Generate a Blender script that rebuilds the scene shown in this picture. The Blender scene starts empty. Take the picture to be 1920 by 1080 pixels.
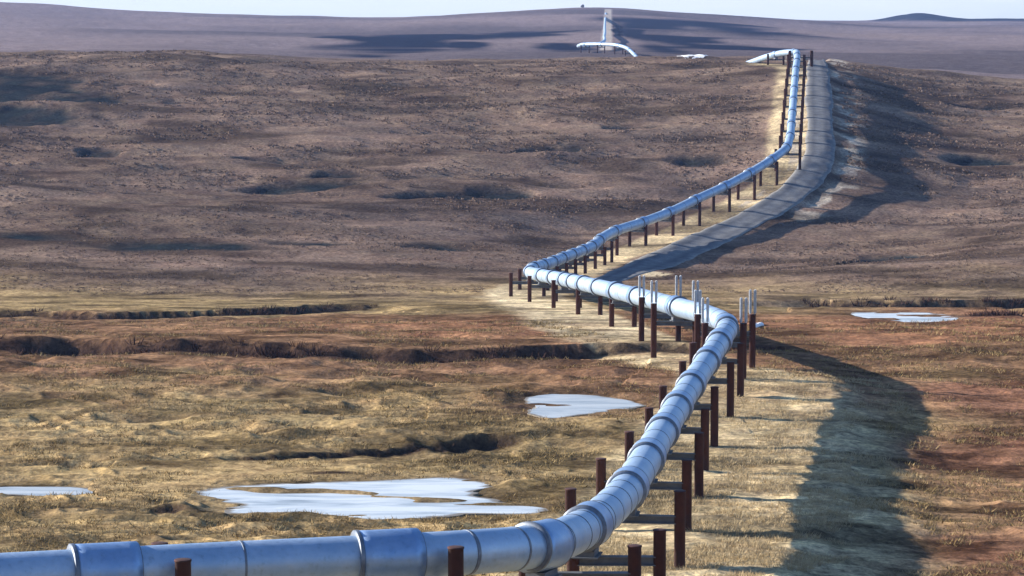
import bpy, math, random
import numpy as np
from mathutils import Vector, Matrix

R = math.radians
random.seed(7)
rng = np.random.default_rng(11)
SC = bpy.context.scene
COL = SC.collection

# ------------------------------------------------------------------ camera
F = 4800.0                       # focal length in photo pixels (1920 wide)
PITCH = math.atan(390 / F)
CZ = 40.0                        # eye height above datum
CP, SP = math.cos(PITCH), math.sin(PITCH)

cam = bpy.data.cameras.new('camera')
camo = bpy.data.objects.new('camera', cam)
COL.objects.link(camo)
cam.sensor_width = 36
cam.lens = F / 1920 * 36
cam.clip_start = 0.5
cam.clip_end = 40000
camo.location = (0, 0, CZ)
camo.rotation_euler = (math.pi / 2 - PITCH, 0, 0)
SC.camera = camo


def zat(py, Y):
    return CZ - Y * math.tan(PITCH + math.atan((py - 540) / F))


def at(px, py, Y):
    """the point at distance Y that stands on the sight line of a pixel"""
    z = zat(py, Y)
    d = Y * CP - (z - CZ) * SP
    return np.array([(px - 960) / F * d, Y, z])


# ------------------------------------------------------------------ noise
PERM = rng.permutation(4096)
VAL = rng.random(4096) * 2 - 1


def vnoise(x, y, seed=0):
    xi = np.floor(x).astype(np.int64)
    yi = np.floor(y).astype(np.int64)
    fx = x - xi
    fy = y - yi
    fx = fx * fx * fx * (fx * (fx * 6 - 15) + 10)
    fy = fy * fy * fy * (fy * (fy * 6 - 15) + 10)

    def h(a, b):
        return VAL[PERM[(PERM[(a + seed * 131) & 4095] + b) & 4095]]
    a = h(xi, yi); b = h(xi + 1, yi); c = h(xi, yi + 1); d = h(xi + 1, yi + 1)
    return (a + (b - a) * fx) * (1 - fy) + (c + (d - c) * fx) * fy


def fbm(x, y, wl, octv=3, seed=0):
    t = 0; amp = 1; s = 0
    for k in range(octv):
        ca, sa = math.cos(k * 1.1 + .4), math.sin(k * 1.1 + .4)
        t = t + amp * vnoise((x * ca - y * sa) / wl, (x * sa + y * ca) / wl, seed + k)
        s += amp; amp *= .5; wl *= .5
    return t / s * 1.5


def sstep(a, b, x):
    t = np.clip((x - a) / (b - a), 0, 1)
    return t * t * (3 - 2 * t)


# ------------------------------------------------------------------ pipe route
ROUTE_PX = [(-900, 1128, 69.5), (-400, 1104, 71.5), (0, 1082, 73.6), (450, 1058, 76.2), (900, 1034, 79.2), (1010, 1024, 81.8), (1060, 1008, 85.2),
            (1105, 984, 90), (1159, 938, 98), (1204, 874, 110), (1236, 820, 121), (1265, 772, 131.5),
            (1289, 733, 141), (1311, 700, 149), (1333, 666, 157), (1353, 634, 165), (1363, 616, 170), (1357, 604, 173.5), (1330, 592, 178),
            (1280, 578, 187), (1177, 551, 212), (1090, 531, 245), (1042, 521, 272), (1010, 515, 287), (994, 510.5, 297), (996, 505, 304),
            (1030, 494, 318), (1060, 482, 330), (1090, 471, 341), (1115, 459, 350), (1128, 447, 356),
            (1145, 437, 362), (1210, 415, 378), (1262, 395, 390), (1312, 371, 402), (1368, 345, 414),
            (1415, 319, 425), (1457, 292, 436), (1472, 280, 441), (1480, 262, 451), (1484, 230, 470),
            (1488, 180, 500), (1492, 130, 540), (1494, 104, 570), (1492, 98, 578), (1470, 99, 585), (1440, 106, 595),
            (1412, 116, 606), (1360, 135, 640), (1290, 148, 730), (1230, 138, 860), (1196, 112, 985), (1186, 99, 1012), (1173, 89, 1024), (1155, 84.5, 1032),
            (1130, 83, 1040), (1097, 83, 1052), (1085, 86, 1068), (1100, 87, 1105), (1128, 80, 1160), (1133, 68, 1260), (1134, 50, 1500), (1135, 35, 1800), (1136, 21, 2150)]
RP = np.array([at(*p) for p in ROUTE_PX])


def catmull(P, n):
    out = []
    for i in range(len(P) - 1):
        p0 = P[max(i - 1, 0)]; p1 = P[i]; p2 = P[i + 1]; p3 = P[min(i + 2, len(P) - 1)]
        d1 = max(np.linalg.norm(p2 - p1), 1e-6)
        d0 = max(np.linalg.norm(p1 - p0), 1e-6)
        d2 = max(np.linalg.norm(p3 - p2), 1e-6)
        m1 = (p2 - p1) / d1 if i == 0 else ((p1 - p0) / d0 * d1 + (p2 - p1) / d1 * d0) / (d0 + d1)
        m2 = (p2 - p1) / d1 if i == len(P) - 2 else ((p2 - p1) / d1 * d2 + (p3 - p2) / d2 * d1) / (d1 + d2)
        m1 = m1 * d1; m2 = m2 * d1
        for k in range(n):
            t = k / n
            out.append((2*t**3 - 3*t*t + 1) * p1 + (t**3 - 2*t*t + t) * m1 + (-2*t**3 + 3*t*t) * p2 + (t**3 - t*t) * m2)
    out.append(P[-1])
    return np.array(out)


ROUTE = catmull(RP, 14)
for _ in range(2):                                    # ease the corners
    ROUTE[1:-1] = ROUTE[1:-1] * .5 + (ROUTE[:-2] + ROUTE[2:]) * .25
SEG = np.linalg.norm(np.diff(ROUTE, axis=0), axis=1)
ARC = np.concatenate([[0], np.cumsum(SEG)])


def route_s(s):
    p = np.array([np.interp(s, ARC, ROUTE[:, k]) for k in range(3)])
    a = np.array([np.interp(s - .3, ARC, ROUTE[:, k]) for k in range(3)])
    b = np.array([np.interp(s + .3, ARC, ROUTE[:, k]) for k in range(3)])
    t = b - a
    return p, t / np.linalg.norm(t)


def s_of_Y(Y):
    return float(np.interp(Y, ROUTE[:, 1], ARC))


def s_front(px, off):                                # station whose front post stands on pixel column px
    best = None
    for k in range(0, 130):
        q, t = route_s(ARC[k])
        n = np.array([t[1], -t[0], 0]) / math.hypot(t[0], t[1])
        q = q + n * off
        u = 960 + F * q[0] / (q[1] * CP - (q[2] - CZ) * SP)
        if best is None or abs(u - px) < best[0]:
            best = (abs(u - px), float(ARC[k]))
    return best[1]


def s_of_px(px):                                      # only on the foreground run
    u = 960 + F * ROUTE[:200, 0] / (ROUTE[:200, 1] * CP - (ROUTE[:200, 2] - CZ) * SP)
    k = int(np.argmax(u > px))
    return float(ARC[k])


# ------------------------------------------------------------------ terrain heights
COLS = np.array([-1600, -400, 0, 300, 600, 900, 1100, 1300, 1500, 1620, 1750, 1920, 2300, 3400], float)


def prow(Y, vals):
    return Y, [CZ - Y * math.tan(PITCH + math.atan((v - 540) / F)) for v in vals]


def zrow(Y, dz, add=None):
    return Y, [CZ + dz + (add[i] if add else 0) for i in range(len(COLS))]


TAB = [zrow(-15, -1.0), zrow(4, -2.2), zrow(12, -4), zrow(25, -8), zrow(40, -12.2), zrow(55, -15.6), zrow(70, -17.2), zrow(79, -17.7),
       zrow(92, -18.9), zrow(106, -19.8), zrow(122, -20.2), zrow(140, -20.5), zrow(155, -20.4), zrow(169, -20.0),
       zrow(187, -20.0), zrow(212, -20.8), zrow(245, -22.4), zrow(272, -23.9), zrow(298, -25.1)]
#            -1600 -400   0   300  600  900 1100 1300 1500 1620 1750 1920 2300 3400
TAB += [prow(325, [500, 505, 508, 510, 514, 520, 524, 520, 512, 506, 504, 500, 500, 500]),
        prow(360, [440, 446, 448, 450, 454, 466, 483, 476, 462, 455, 450, 446, 446, 446]),
        prow(400, [372, 378, 382, 386, 392, 404, 424, 420, 404, 396, 390, 384, 384, 384]),
        prow(425, [330, 336, 340, 346, 352, 360, 372, 372, 358, 352, 348, 342, 342, 342]),
        prow(450, [292, 296, 300, 305, 310, 312, 314, 312, 300, 302, 304, 304, 304, 304]),
        prow(475, [252, 256, 260, 264, 268, 268, 266, 264, 254, 258, 264, 268, 268, 268]),
        prow(500, [214, 218, 222, 226, 230, 228, 224, 220, 211, 218, 228, 238, 238, 238]),
        prow(540, [166, 168, 170, 172, 178, 174, 168, 164, 159, 168, 184, 198, 200, 200]),
        prow(575, [134, 132, 130, 128, 136, 136, 132, 130, 126, 138, 158, 174, 178, 178]),
        prow(610, [112, 110, 108, 105, 116, 118, 115, 115, 114, 126, 146, 160, 164, 164]),
        prow(650, [104, 103, 102, 98, 111, 113, 110, 111, 112, 124, 141, 153, 156, 156]),
        prow(700, [106, 105, 104, 101, 113, 116, 115, 116, 118, 128, 141, 151, 153, 153]),
        prow(800, [118, 116, 114, 112, 122, 126, 128, 128, 130, 133, 138, 146, 148, 148]),
        prow(920, [112, 110, 108, 106, 114, 116, 118, 118, 120, 121, 124, 132, 136, 136]),
        prow(1010, [98, 97, 96, 96, 102, 105, 106, 106, 108, 109, 112, 117, 120, 120]),
        prow(1060, [93, 92, 92, 92, 97, 99.5, 100, 100, 102, 104, 106, 110, 113, 113]),
        prow(1200, [78, 79, 80, 82, 84, 84, 84, 87, 90, 93, 95, 97, 98, 98]),
        prow(1500, [50, 53, 56, 62, 66, 62, 58, 64, 72, 76, 78, 77, 78, 78]),
        prow(1850, [18, 22, 28, 40, 46, 40, 34, 42, 54, 60, 62, 62, 62, 62]),
        prow(2150, [-2, 2, 8, 26, 36, 27, 20, 30, 44, 51, 54, 54, 54, 54]),
        prow(2500, [-4, 0, 5, 24, 35, 26, 18.5, 29, 41, 45, 48, 48, 48, 48]),
        prow(3000, [20, 20, 20, 34, 42, 36, 30, 36, 40, 42, 43.5, 43, 44, 44]),
        prow(3800, [40, 40, 40, 44, 48, 45, 42, 42, 40.5, 40.5, 40.5, 39, 38, 38]),
        prow(5200, [60, 60, 60, 60, 60, 60, 60, 58, 54, 52, 52, 52, 52, 52]),
        prow(9000, [80, 80, 80, 80, 80, 80, 80, 80, 80, 80, 80, 80, 80, 80])]
TY = np.array([r[0] for r in TAB], float)
TZ = np.array([r[1] for r in TAB], float)


def pchip(x, y, xn):
    h = np.diff(x); dl = np.diff(y) / h
    m = np.zeros_like(y)
    for i in range(1, len(x) - 1):
        if dl[i - 1] * dl[i] > 0:
            w1 = 2 * h[i] + h[i - 1]; w2 = h[i] + 2 * h[i - 1]
            m[i] = (w1 + w2) / (w1 / dl[i - 1] + w2 / dl[i])
    m[0] = dl[0]; m[-1] = dl[-1]
    k = np.clip(np.searchsorted(x, xn) - 1, 0, len(h) - 1)
    t = np.clip((xn - x[k]) / h[k], 0, 1)
    return ((2*t**3 - 3*t*t + 1) * y[k] + (t**3 - 2*t*t + t) * h[k] * m[k] + (-2*t**3 + 3*t*t) * y[k+1] + (t**3 - t*t) * h[k] * m[k+1])


def ywarp(Y):
    return np.log(Y + 60.0)


NY, NX = 1600, 500
WY = np.linspace(ywarp(-15.0), ywarp(9000.0), NY)
WX = np.linspace(COLS[0], COLS[-1], NX)
D1 = np.array([pchip(ywarp(TY), TZ[:, c], WY) for c in range(len(COLS))]).T
DENSE = np.array([pchip(COLS, D1[r], WX) for r in range(NY)])
for _ in range(6):
    DENSE[1:-1] = DENSE[1:-1] * .5 + (DENSE[:-2] + DENSE[2:]) * .25
for _ in range(20):
    DENSE[:, 1:-1] = DENSE[:, 1:-1] * .5 + (DENSE[:, :-2] + DENSE[:, 2:]) * .25


def base_height(X, Y):
    px = 960 + F * X / np.maximum(Y * 1.008, 25)
    a = np.clip((ywarp(np.maximum(Y, -15)) - WY[0]) / (WY[1] - WY[0]), 0, NY - 1.001)
    b = np.clip((px - WX[0]) / (WX[1] - WX[0]), 0, NX - 1.001)
    i = a.astype(int); j = b.astype(int)
    fa = a - i; fb = b - j
    return (DENSE[i, j] * (1 - fb) + DENSE[i, j + 1] * fb) * (1 - fa) + (DENSE[i + 1, j] * (1 - fb) + DENSE[i + 1, j + 1] * fb) * fa


def hit(px, py, hf=None, y0=58.0, y1=2600.0):
    hf = hf or base_height
    Y = np.geomspace(y0, y1, 6000)
    tt = math.tan(PITCH + math.atan((py - 540) / F))
    z = CZ - Y * tt
    d = Y * CP - (z - CZ) * SP
    X = (px - 960) / F * d
    g = hf(X, Y)
    k = int(np.argmax(z < g))
    return np.array([X[k], Y[k], g[k]])


def poly_dist(X, Y, P, closed=False):
    """distance to a polyline, signed (right of travel > 0), with the parameter of the nearest point"""
    best = np.full(X.shape, 1e9); sgn = np.zeros(X.shape); par = np.zeros(X.shape)
    n = len(P) if closed else len(P) - 1
    for i in range(n):
        a = P[i]; b = P[(i + 1) % len(P)]
        dx, dy = b[0] - a[0], b[1] - a[1]
        L2 = dx * dx + dy * dy + 1e-9
        t = np.clip(((X - a[0]) * dx + (Y - a[1]) * dy) / L2, 0, 1)
        qx = X - a[0] - t * dx; qy = Y - a[1] - t * dy
        d = qx * qx + qy * qy
        m = d < best
        best = np.where(m, d, best)
        sgn = np.where(m, np.where((X - a[0]) * dy - (Y - a[1]) * dx >= 0, 1.0, -1.0), sgn)
        par = np.where(m, i + t, par)
    return np.sqrt(best), sgn, par


def inside(X, Y, P):
    c = np.zeros(X.shape, bool)
    n = len(P)
    for i in range(n):
        x1, y1 = P[i][0], P[i][1]; x2, y2 = P[(i + 1) % n][0], P[(i + 1) % n][1]
        m = (y1 > Y) != (y2 > Y)
        c ^= m & (X < (x2 - x1) * (Y - y1) / (y2 - y1 + 1e-12) + x1)
    return c


# embankment brinks: (pixel x, pixel y, drop in metres); travelled away from the camera, the drop is on the right
BRINKS_PX = [[(1330, 1290, .5), (1395, 1190, .6), (1470, 1080, .7), (1545, 960, .7), (1580, 880, .7), (1590, 800, .7), (1560, 725, .6), (1515, 680, .5), (1450, 650, .2)],
             [(1165, 516, 1.0), (1215, 482, 1.9), (1275, 452, 2.6), (1340, 420, 3.2), (1415, 380, 3.6), (1485, 335, 3.8), (1530, 295, 3.6), (1550, 250, 3.3), (1552, 205, 3.2), (1552, 150, 2.6), (1546, 122, 1.5)]]
BRINKS = []
for b in BRINKS_PX:
    L = []
    for (px, py, h) in b:
        p = hit(px, py, y0=45.0)
        L.append((p[0], p[1], h))
    A = np.array(L)
    BRINKS.append(catmull(A, 5))

def fill_drop(X, Y):
    """how far the ground falls away to the right of the pad"""
    fill = np.zeros(X.shape)
    for B in BRINKS:
        d, s, par = poly_dist(X, Y, B)
        h = np.interp(par, np.arange(len(B)), B[:, 2])
        ends = sstep(0, 3, par) * sstep(0, 3, len(B) - 1 - par) * .999 + .001
        wob = fbm(X, Y, 4.0, 2, 31) * np.clip(h, .4, 2) * .35
        dd = d * s + wob
        fill += h * ends * np.clip(sstep(-.1, .25, dd / (7.5 * h + .05)) * .18 + np.clip(dd / (7.5 * h + .05), 0, 1) * .82, 0, 1) * (1 - sstep(12 + 5 * h, 40 + 12 * h, dd))
    return fill


def filled(X, Y):
    f = np.zeros(X.shape)
    m = (Y > 40) & (Y < 700)
    f[m] = fill_drop(X[m], Y[m])
    return base_height(X, Y) - f


# the gravel road beside the pipe
ROAD_PX = [(1085, 546, 4), (1150, 522, 5), (1215, 497, 6), (1290, 466, 6.5), (1370, 430, 6.5), (1450, 386, 6.2), (1505, 342, 6.0), (1533, 300, 5.6), (1538, 250, 5.5), (1536, 200, 5.5), (1535, 150, 5.5), (1533, 122, 5.2), (1534, 113, 5)]
RD = catmull(np.array([list(hit(a, b, filled)[:2]) + [w] for a, b, w in ROAD_PX]), 8)

_hit = hit


def hit(px, py, hf=None, y0=58.0, y1=2600.0):
    return _hit(px, py, hf or filled, y0, y1)


# frozen ponds
POND_PX = {
    'big': [(388, 917), (470, 909), (560, 906), (640, 902), (760, 900), (850, 897), (893, 902), (905, 916), (918, 932), (955, 944), (1018, 954), (985, 963), (900, 962), (800, 967), (715, 973), (660, 966), (560, 961), (470, 962), (392, 965), (400, 955), (470, 947), (450, 938), (400, 930)],
    'mid': [(984, 748), (1010, 741), (1045, 738), (1100, 740), (1150, 747), (1194, 757), (1172, 768), (1120, 773), (1080, 777), (1040, 784), (1012, 779), (998, 771), (1004, 763), (990, 756)],
    'edge': [(-120, 915), (40, 913), (125, 916), (152, 925), (105, 928), (-20, 924), (-120, 923)],
    'creek': [(1606, 586), (1690, 586), (1784, 589), (1776, 603), (1742, 616), (1690, 611), (1640, 603)],
}
PONDS = {}
for k, pp in POND_PX.items():
    H = np.array([hit(a, b) for a, b in pp])
    zc = float(np.median(H[:, 2])) - (.8 if k == 'creek' else .12)
    pts = []
    for a, b in pp:
        tt = math.tan(PITCH + math.atan((b - 540) / F))
        Y = (CZ - zc) / tt
        pts.append((((a - 960) / F) * (Y * CP - (zc - CZ) * SP), Y))
    P = catmull(np.array(pts + [pts[0]]), 4)[:-1]
    PONDS[k] = (P, zc)

RPC = ROUTE[::4]
RPC = RPC[RPC[:, 1] < 640]

# dark bank lines: gullies with scrub and painted bank shade, pixel polylines (px, py, half width m)
GULLY_PX = [[(-250, 634, 2.9), (0, 633, 2.9), (150, 635, 3.0), (280, 641, 2.3), (420, 645, 1.7), (600, 649, 1.8), (720, 651, 2.6), (880, 651, 2.6), (1020, 648, 2.1), (1130, 644, 1.7), (1240, 642, 1.4), (1330, 646, 1.4), (1420, 645, 2.4), (1480, 656, 1.4)],
            [(-250, 584, 2.0), (60, 582, 1.6), (180, 586, 1.9), (330, 583, 1.9), (480, 578, 2.2), (620, 573, 1.5), (760, 571, .8)],
            [(380, 864, .3), (520, 856, .35), (600, 848, .5), (700, 840, .65), (820, 828, .7), (930, 820, .75), (1005, 821, .45)],
            [(1500, 560, .8), (1570, 564, 2.4), (1680, 565, 3.0), (1780, 564, 3.4), (1920, 562, 3.8), (2200, 560, 4.0)],
            [(1770, 592, .6), (1850, 590, 1.5), (1960, 591, 1.6)],
            [(560, 893, .3), (620, 889, .9), (690, 890, .3)],
            [(260, 958, .2), (320, 955, .6), (365, 959, .2)],
            [(935, 766, .5), (965, 761, 1.2), (992, 765, .4)],
            [(1600, 482, 1.0), (1660, 478, 3.5), (1740, 482, 1.0)]]
GULLIES = [np.array([list(hit(a, b)[:2]) + [w] for a, b, w in g]) for g in GULLY_PX]

# hollows on the slopes, their shade painted dark into the ground (px, py, half width px, half height px, tilt)
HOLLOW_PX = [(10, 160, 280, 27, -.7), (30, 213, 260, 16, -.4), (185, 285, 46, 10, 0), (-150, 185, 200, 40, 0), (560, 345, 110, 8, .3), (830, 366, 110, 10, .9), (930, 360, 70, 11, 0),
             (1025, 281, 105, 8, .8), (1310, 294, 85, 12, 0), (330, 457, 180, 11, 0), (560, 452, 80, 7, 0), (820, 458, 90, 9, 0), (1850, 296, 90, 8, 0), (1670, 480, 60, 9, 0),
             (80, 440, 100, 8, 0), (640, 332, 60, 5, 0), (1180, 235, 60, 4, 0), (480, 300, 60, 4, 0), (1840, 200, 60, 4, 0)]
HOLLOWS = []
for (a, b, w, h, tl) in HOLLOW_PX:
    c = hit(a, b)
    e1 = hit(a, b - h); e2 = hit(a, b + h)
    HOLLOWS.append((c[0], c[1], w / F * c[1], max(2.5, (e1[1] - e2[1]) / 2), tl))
CLOUD_SHADE = []  # cloud shadows on the far hill, painted as dark ground patches
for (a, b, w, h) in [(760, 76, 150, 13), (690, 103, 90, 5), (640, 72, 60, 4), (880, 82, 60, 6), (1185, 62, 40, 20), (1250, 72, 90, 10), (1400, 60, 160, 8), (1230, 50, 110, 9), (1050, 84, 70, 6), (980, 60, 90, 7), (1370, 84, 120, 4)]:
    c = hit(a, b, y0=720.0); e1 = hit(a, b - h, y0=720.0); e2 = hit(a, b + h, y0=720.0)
    CLOUD_SHADE.append((c[0], c[1], w / F * c[1] * 1.15, max(25, min(400, abs(e1[1] - e2[1]) / 2 * 1.5)), h))


def land(X, Y, step=None, want=False):
    """ground height; with want=True also the masks that colour it"""
    z = base_height(X, Y)
    near = (Y > 30) & (Y < 700)
    dp = np.full(X.shape, 1e3)
    Xn, Yn = X[near], Y[near]
    dpn, sgp, parp = poly_dist(Xn, Yn, RPC)
    dp[near] = dpn
    side = np.zeros(X.shape); side[near] = sgp
    shade_dummy = 0
    fill = np.zeros(X.shape)
    fill[near] = fill_drop(Xn, Yn)
    z = z - fill
    drd = np.full(X.shape, 1e3)
    d, s, par = poly_dist(Xn, Yn, RD)
    wr = np.interp(par, np.arange(len(RD)), RD[:, 2])
    drd[near] = d - wr / 2
    gul = np.zeros(X.shape); cut = np.zeros(X.shape)
    for G in GULLIES:
        m = near & (Y > G[:, 1].min() - 70) & (Y < G[:, 1].max() + 20)
        d, s, par = poly_dist(X[m], Y[m], G)
        w = np.interp(par, np.arange(len(G)), G[:, 2])
        n_ = fbm(X[m], Y[m], 5.0, 3, 77)
        ends = sstep(0, .6, par) * sstep(0, .6, len(G) - 1 - par)
        q = d * s + n_ * (.3 + np.minimum(w, 2) * .3)                # positive towards the camera
        dep = np.minimum(.14 + .38 * w, np.where(w > 3.05, 1.6, 1.15)) * (1 + .35 * n_) * ends
        prof = np.where(q > 0, 1 - sstep(0, 1, q / (1.0 + 30 * dep + .01)), 1 - sstep(0, 1, -q / (.25 + .22 * w)))
        cut[m] = np.maximum(cut[m], dep * prof)
        gul[m] = np.maximum(gul[m], ends * np.where(q > 0, 1 - sstep(.1, 1.0, q / (w + .4)), 1 - sstep(.3, 1.0, -q / (.45 + .4 * w))))
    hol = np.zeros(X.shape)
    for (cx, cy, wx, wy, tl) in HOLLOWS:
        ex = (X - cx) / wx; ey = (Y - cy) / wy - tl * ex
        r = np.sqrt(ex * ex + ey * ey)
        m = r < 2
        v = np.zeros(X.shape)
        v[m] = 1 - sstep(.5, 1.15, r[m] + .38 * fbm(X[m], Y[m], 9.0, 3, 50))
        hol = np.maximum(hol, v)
    # relief
    if step is None:
        step = np.full(X.shape, .05)
    flat = sstep(-1.0, 1.2, drd) * (.42 + .58 * np.where(side > 0, sstep(8, 34, dp), sstep(1.5, 9, dp)))
    hill = sstep(320, 420, Y)
    rel = np.zeros(X.shape)
    for wl, an, ah, sd in [(.45, .07, .05, 1), (1.1, .20, .16, 2), (2.6, .22, .34, 3), (6.5, .18, .55, 4), (17, .14, .7, 5), (60, .0, 1.0, 6)]:
        k = sstep(1.6, 3.2, wl / step)
        a = an + (ah - an) * hill
        n = vnoise((X * .55 + .3 * Y) / wl, (Y - .15 * X) / wl, sd)
        if wl < 3:
            n = np.abs(n) * -1.6 + .6 + n * .35
        rel += k * a * n
    far = sstep(650, 900, Y)
    rel += far * (2.2 * fbm(X, Y, 160, 3, 12))
    z = z + rel * flat - cut - hol * hill * 1.1
    ice = np.zeros(X.shape)
    for k, (P, zc) in PONDS.items():
        m = (X > P[:, 0].min() - 6) & (X < P[:, 0].max() + 6) & (Y > P[:, 1].min() - 6) & (Y < P[:, 1].max() + 6)
        if not m.any():
            continue
        d, s, par = poly_dist(X[m], Y[m], P, True)
        d = np.where(inside(X[m], Y[m], P), -d, d)
        isl = fbm(X[m] * .3, Y[m] * .9, 1.9, 3, 90)
        under = zc - .08 + .2 * sstep(.24 if k == 'mid' else .42, .9, isl) + rel[m] * .2
        w = sstep(-.5, 1.6, d)
        z[m] = under * (1 - w) + np.maximum(z[m], zc + .02 * (d > .3)) * w
        ice[m] = np.maximum(ice[m], 1 - sstep(-.5, 2.5, d))
    butte = np.exp(-(((X - 515) / 34) ** 2 + ((Y - 3300) / 100) ** 2) * .9) * 10 + np.exp(-(((X - 560) / 46) ** 2 + ((Y - 3300) / 100) ** 2)) * 5
    butte += np.exp(-(((X - 665) / 70) ** 2 + ((Y - 3350) / 120) ** 2)) * 4.5
    z = z + butte
    if not want:
        return z
    return z, dict(dp=dp, side=side, drd=drd, gul=gul, hol=hol, ice=ice, fill=fill, hill=hill, rel=rel, butte=butte)


def ground_at(x, y):
    return float(land(np.array([float(x)]), np.array([float(y)]))[0])


# ------------------------------------------------------------------ materials
def new_mat(name):
    m = bpy.data.materials.new(name)
    m.use_nodes = True
    nt = m.node_tree
    b = nt.nodes['Principled BSDF']
    return m, nt, b


def nn(nt, t, **kw):
    n = nt.nodes.new(t)
    for k, v in kw.items():
        setattr(n, k, v)
    return n


def ramp(nt, stops):
    r = nn(nt, 'ShaderNodeValToRGB')
    el = r.color_ramp.elements
    while len(el) < len(stops):
        el.new(.5)
    for e, (p, c) in zip(el, stops):
        e.position = p
        e.color = (*c, 1) if len(c) == 3 else c
    return r


def noise(nt, scale, detail=4, rough=.55, vec=None, dist=0):
    n = nn(nt, 'ShaderNodeTexNoise')
    n.inputs['Scale'].default_value = scale
    n.inputs['Detail'].default_value = detail
    n.inputs['Roughness'].default_value = rough
    n.inputs['Distortion'].default_value = dist
    if vec:
        nt.links.new(vec, n.inputs['Vector'])
    return n


def mixc(nt, mode, fac, a, b):
    m = nn(nt, 'ShaderNodeMix', data_type='RGBA', blend_type=mode)
    for sock, v in ((m.inputs[0], fac), (m.inputs[6], a), (m.inputs[7], b)):
        if hasattr(v, 'is_output'):
            nt.links.new(v, sock)
        elif isinstance(v, (int, float)):
            sock.default_value = v
        else:
            sock.default_value = (*v, 1)
    return m.outputs[2]


def mat_ground():
    m, nt, b = new_mat('tundra')
    at_ = nn(nt, 'ShaderNodeAttribute', attribute_name='plant_shade_colour')
    geo = nn(nt, 'ShaderNodeNewGeometry')
    P = geo.outputs['Position']
    n1 = noise(nt, 1.9, 6, .65, P)
    n2 = noise(nt, .35, 5, .6, P)
    n3 = noise(nt, 7.0, 3, .6, P)
    r1 = ramp(nt, [(.3, (.42, .41, .43)), (.5, (.97, .97, .97)), (.70, (1.65, 1.6, 1.5))])
    r2 = ramp(nt, [(.3, (.72, .68, .70)), (.55, (1, 1, 1)), (.75, (1.25, 1.22, 1.1))])
    r3 = ramp(nt, [(.3, (.7, .7, .7)), (.7, (1.25, 1.25, 1.25))])
    nt.links.new(n1.outputs['Fac'], r1.inputs[0])
    nt.links.new(n2.outputs['Fac'], r2.inputs[0])
    nt.links.new(n3.outputs['Fac'], r3.inputs[0])
    c = mixc(nt, 'MULTIPLY', 1.0, at_.outputs['Color'], r1.outputs[0])
    c = mixc(nt, 'MULTIPLY', 1.0, c, r2.outputs[0])
    c = mixc(nt, 'MULTIPLY', 1.0, c, r3.outputs[0])
    nt.links.new(c, b.inputs['Base Color'])
    b.inputs['Roughness'].default_value = 1
    b.inputs['Specular IOR Level'].default_value = 0
    bp = nn(nt, 'ShaderNodeBump')
    bp.inputs['Strength'].default_value = .8
    bp.inputs['Distance'].default_value = .12
    nt.links.new(n1.outputs['Fac'], bp.inputs['Height'])
    nt.links.new(bp.outputs[0], b.inputs['Normal'])
    return m


def mat_plant(name, c0, c1, c2):
    m, nt, b = new_mat(name)
    a = nn(nt, 'ShaderNodeAttribute', attribute_name='tint')
    r = ramp(nt, [(0, c0), (.5, c1), (1, c2)])
    nt.links.new(a.outputs['Fac'], r.inputs[0])
    nt.links.new(r.outputs[0], b.inputs['Base Color'])
    b.inputs['Roughness'].default_value = .9
    b.inputs['Specular IOR Level'].default_value = 0
    return m


def mat_gravel():
    m, nt, b = new_mat('road_gravel')
    geo = nn(nt, 'ShaderNodeNewGeometry')
    n1 = noise(nt, .5, 5, .6, geo.outputs['Position'])
    n2 = noise(nt, 6, 3, .7, geo.outputs['Position'])
    r1 = ramp(nt, [(.3, (.12, .125, .14)), (.7, (.20, .205, .215))])
    r2 = ramp(nt, [(.3, (.75, .75, .75)), (.7, (1.2, 1.2, 1.2))])
    nt.links.new(n1.outputs['Fac'], r1.inputs[0]); nt.links.new(n2.outputs['Fac'], r2.inputs[0])
    nt.links.new(mixc(nt, 'MULTIPLY', 1.0, r1.outputs[0], r2.outputs[0]), b.inputs['Base Color'])
    b.inputs['Roughness'].default_value = 1
    b.inputs['Specular IOR Level'].default_value = 0
    a = nn(nt, 'ShaderNodeAttribute', attribute_name='across')
    n4 = noise(nt, .25, 3, .6, geo.outputs['Position'])
    wv = nn(nt, 'ShaderNodeMath', operation='MULTIPLY_ADD'); wv.inputs[1].default_value = .16
    nt.links.new(n4.outputs['Fac'], wv.inputs[0]); nt.links.new(a.outputs['Fac'], wv.inputs[2])
    rt = ramp(nt, [(.0, (1.9, 1.75, 1.5)), (.16, (1.25, 1.2, 1.12)), (.30, (.78, .78, .8)), (.42, (1.05, 1.05, 1.05)), (.58, (1.18, 1.15, 1.1)), (.72, (.8, .8, .82)), (.86, (1.1, 1.08, 1.05)), (1, (1.9, 1.75, 1.5))])
    nt.links.new(wv.outputs[0], rt.inputs[0])
    base = b.inputs['Base Color'].links[0].from_socket
    nt.links.new(mixc(nt, 'MULTIPLY', 1.0, base, rt.outputs[0]), b.inputs['Base Color'])
    return m


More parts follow.
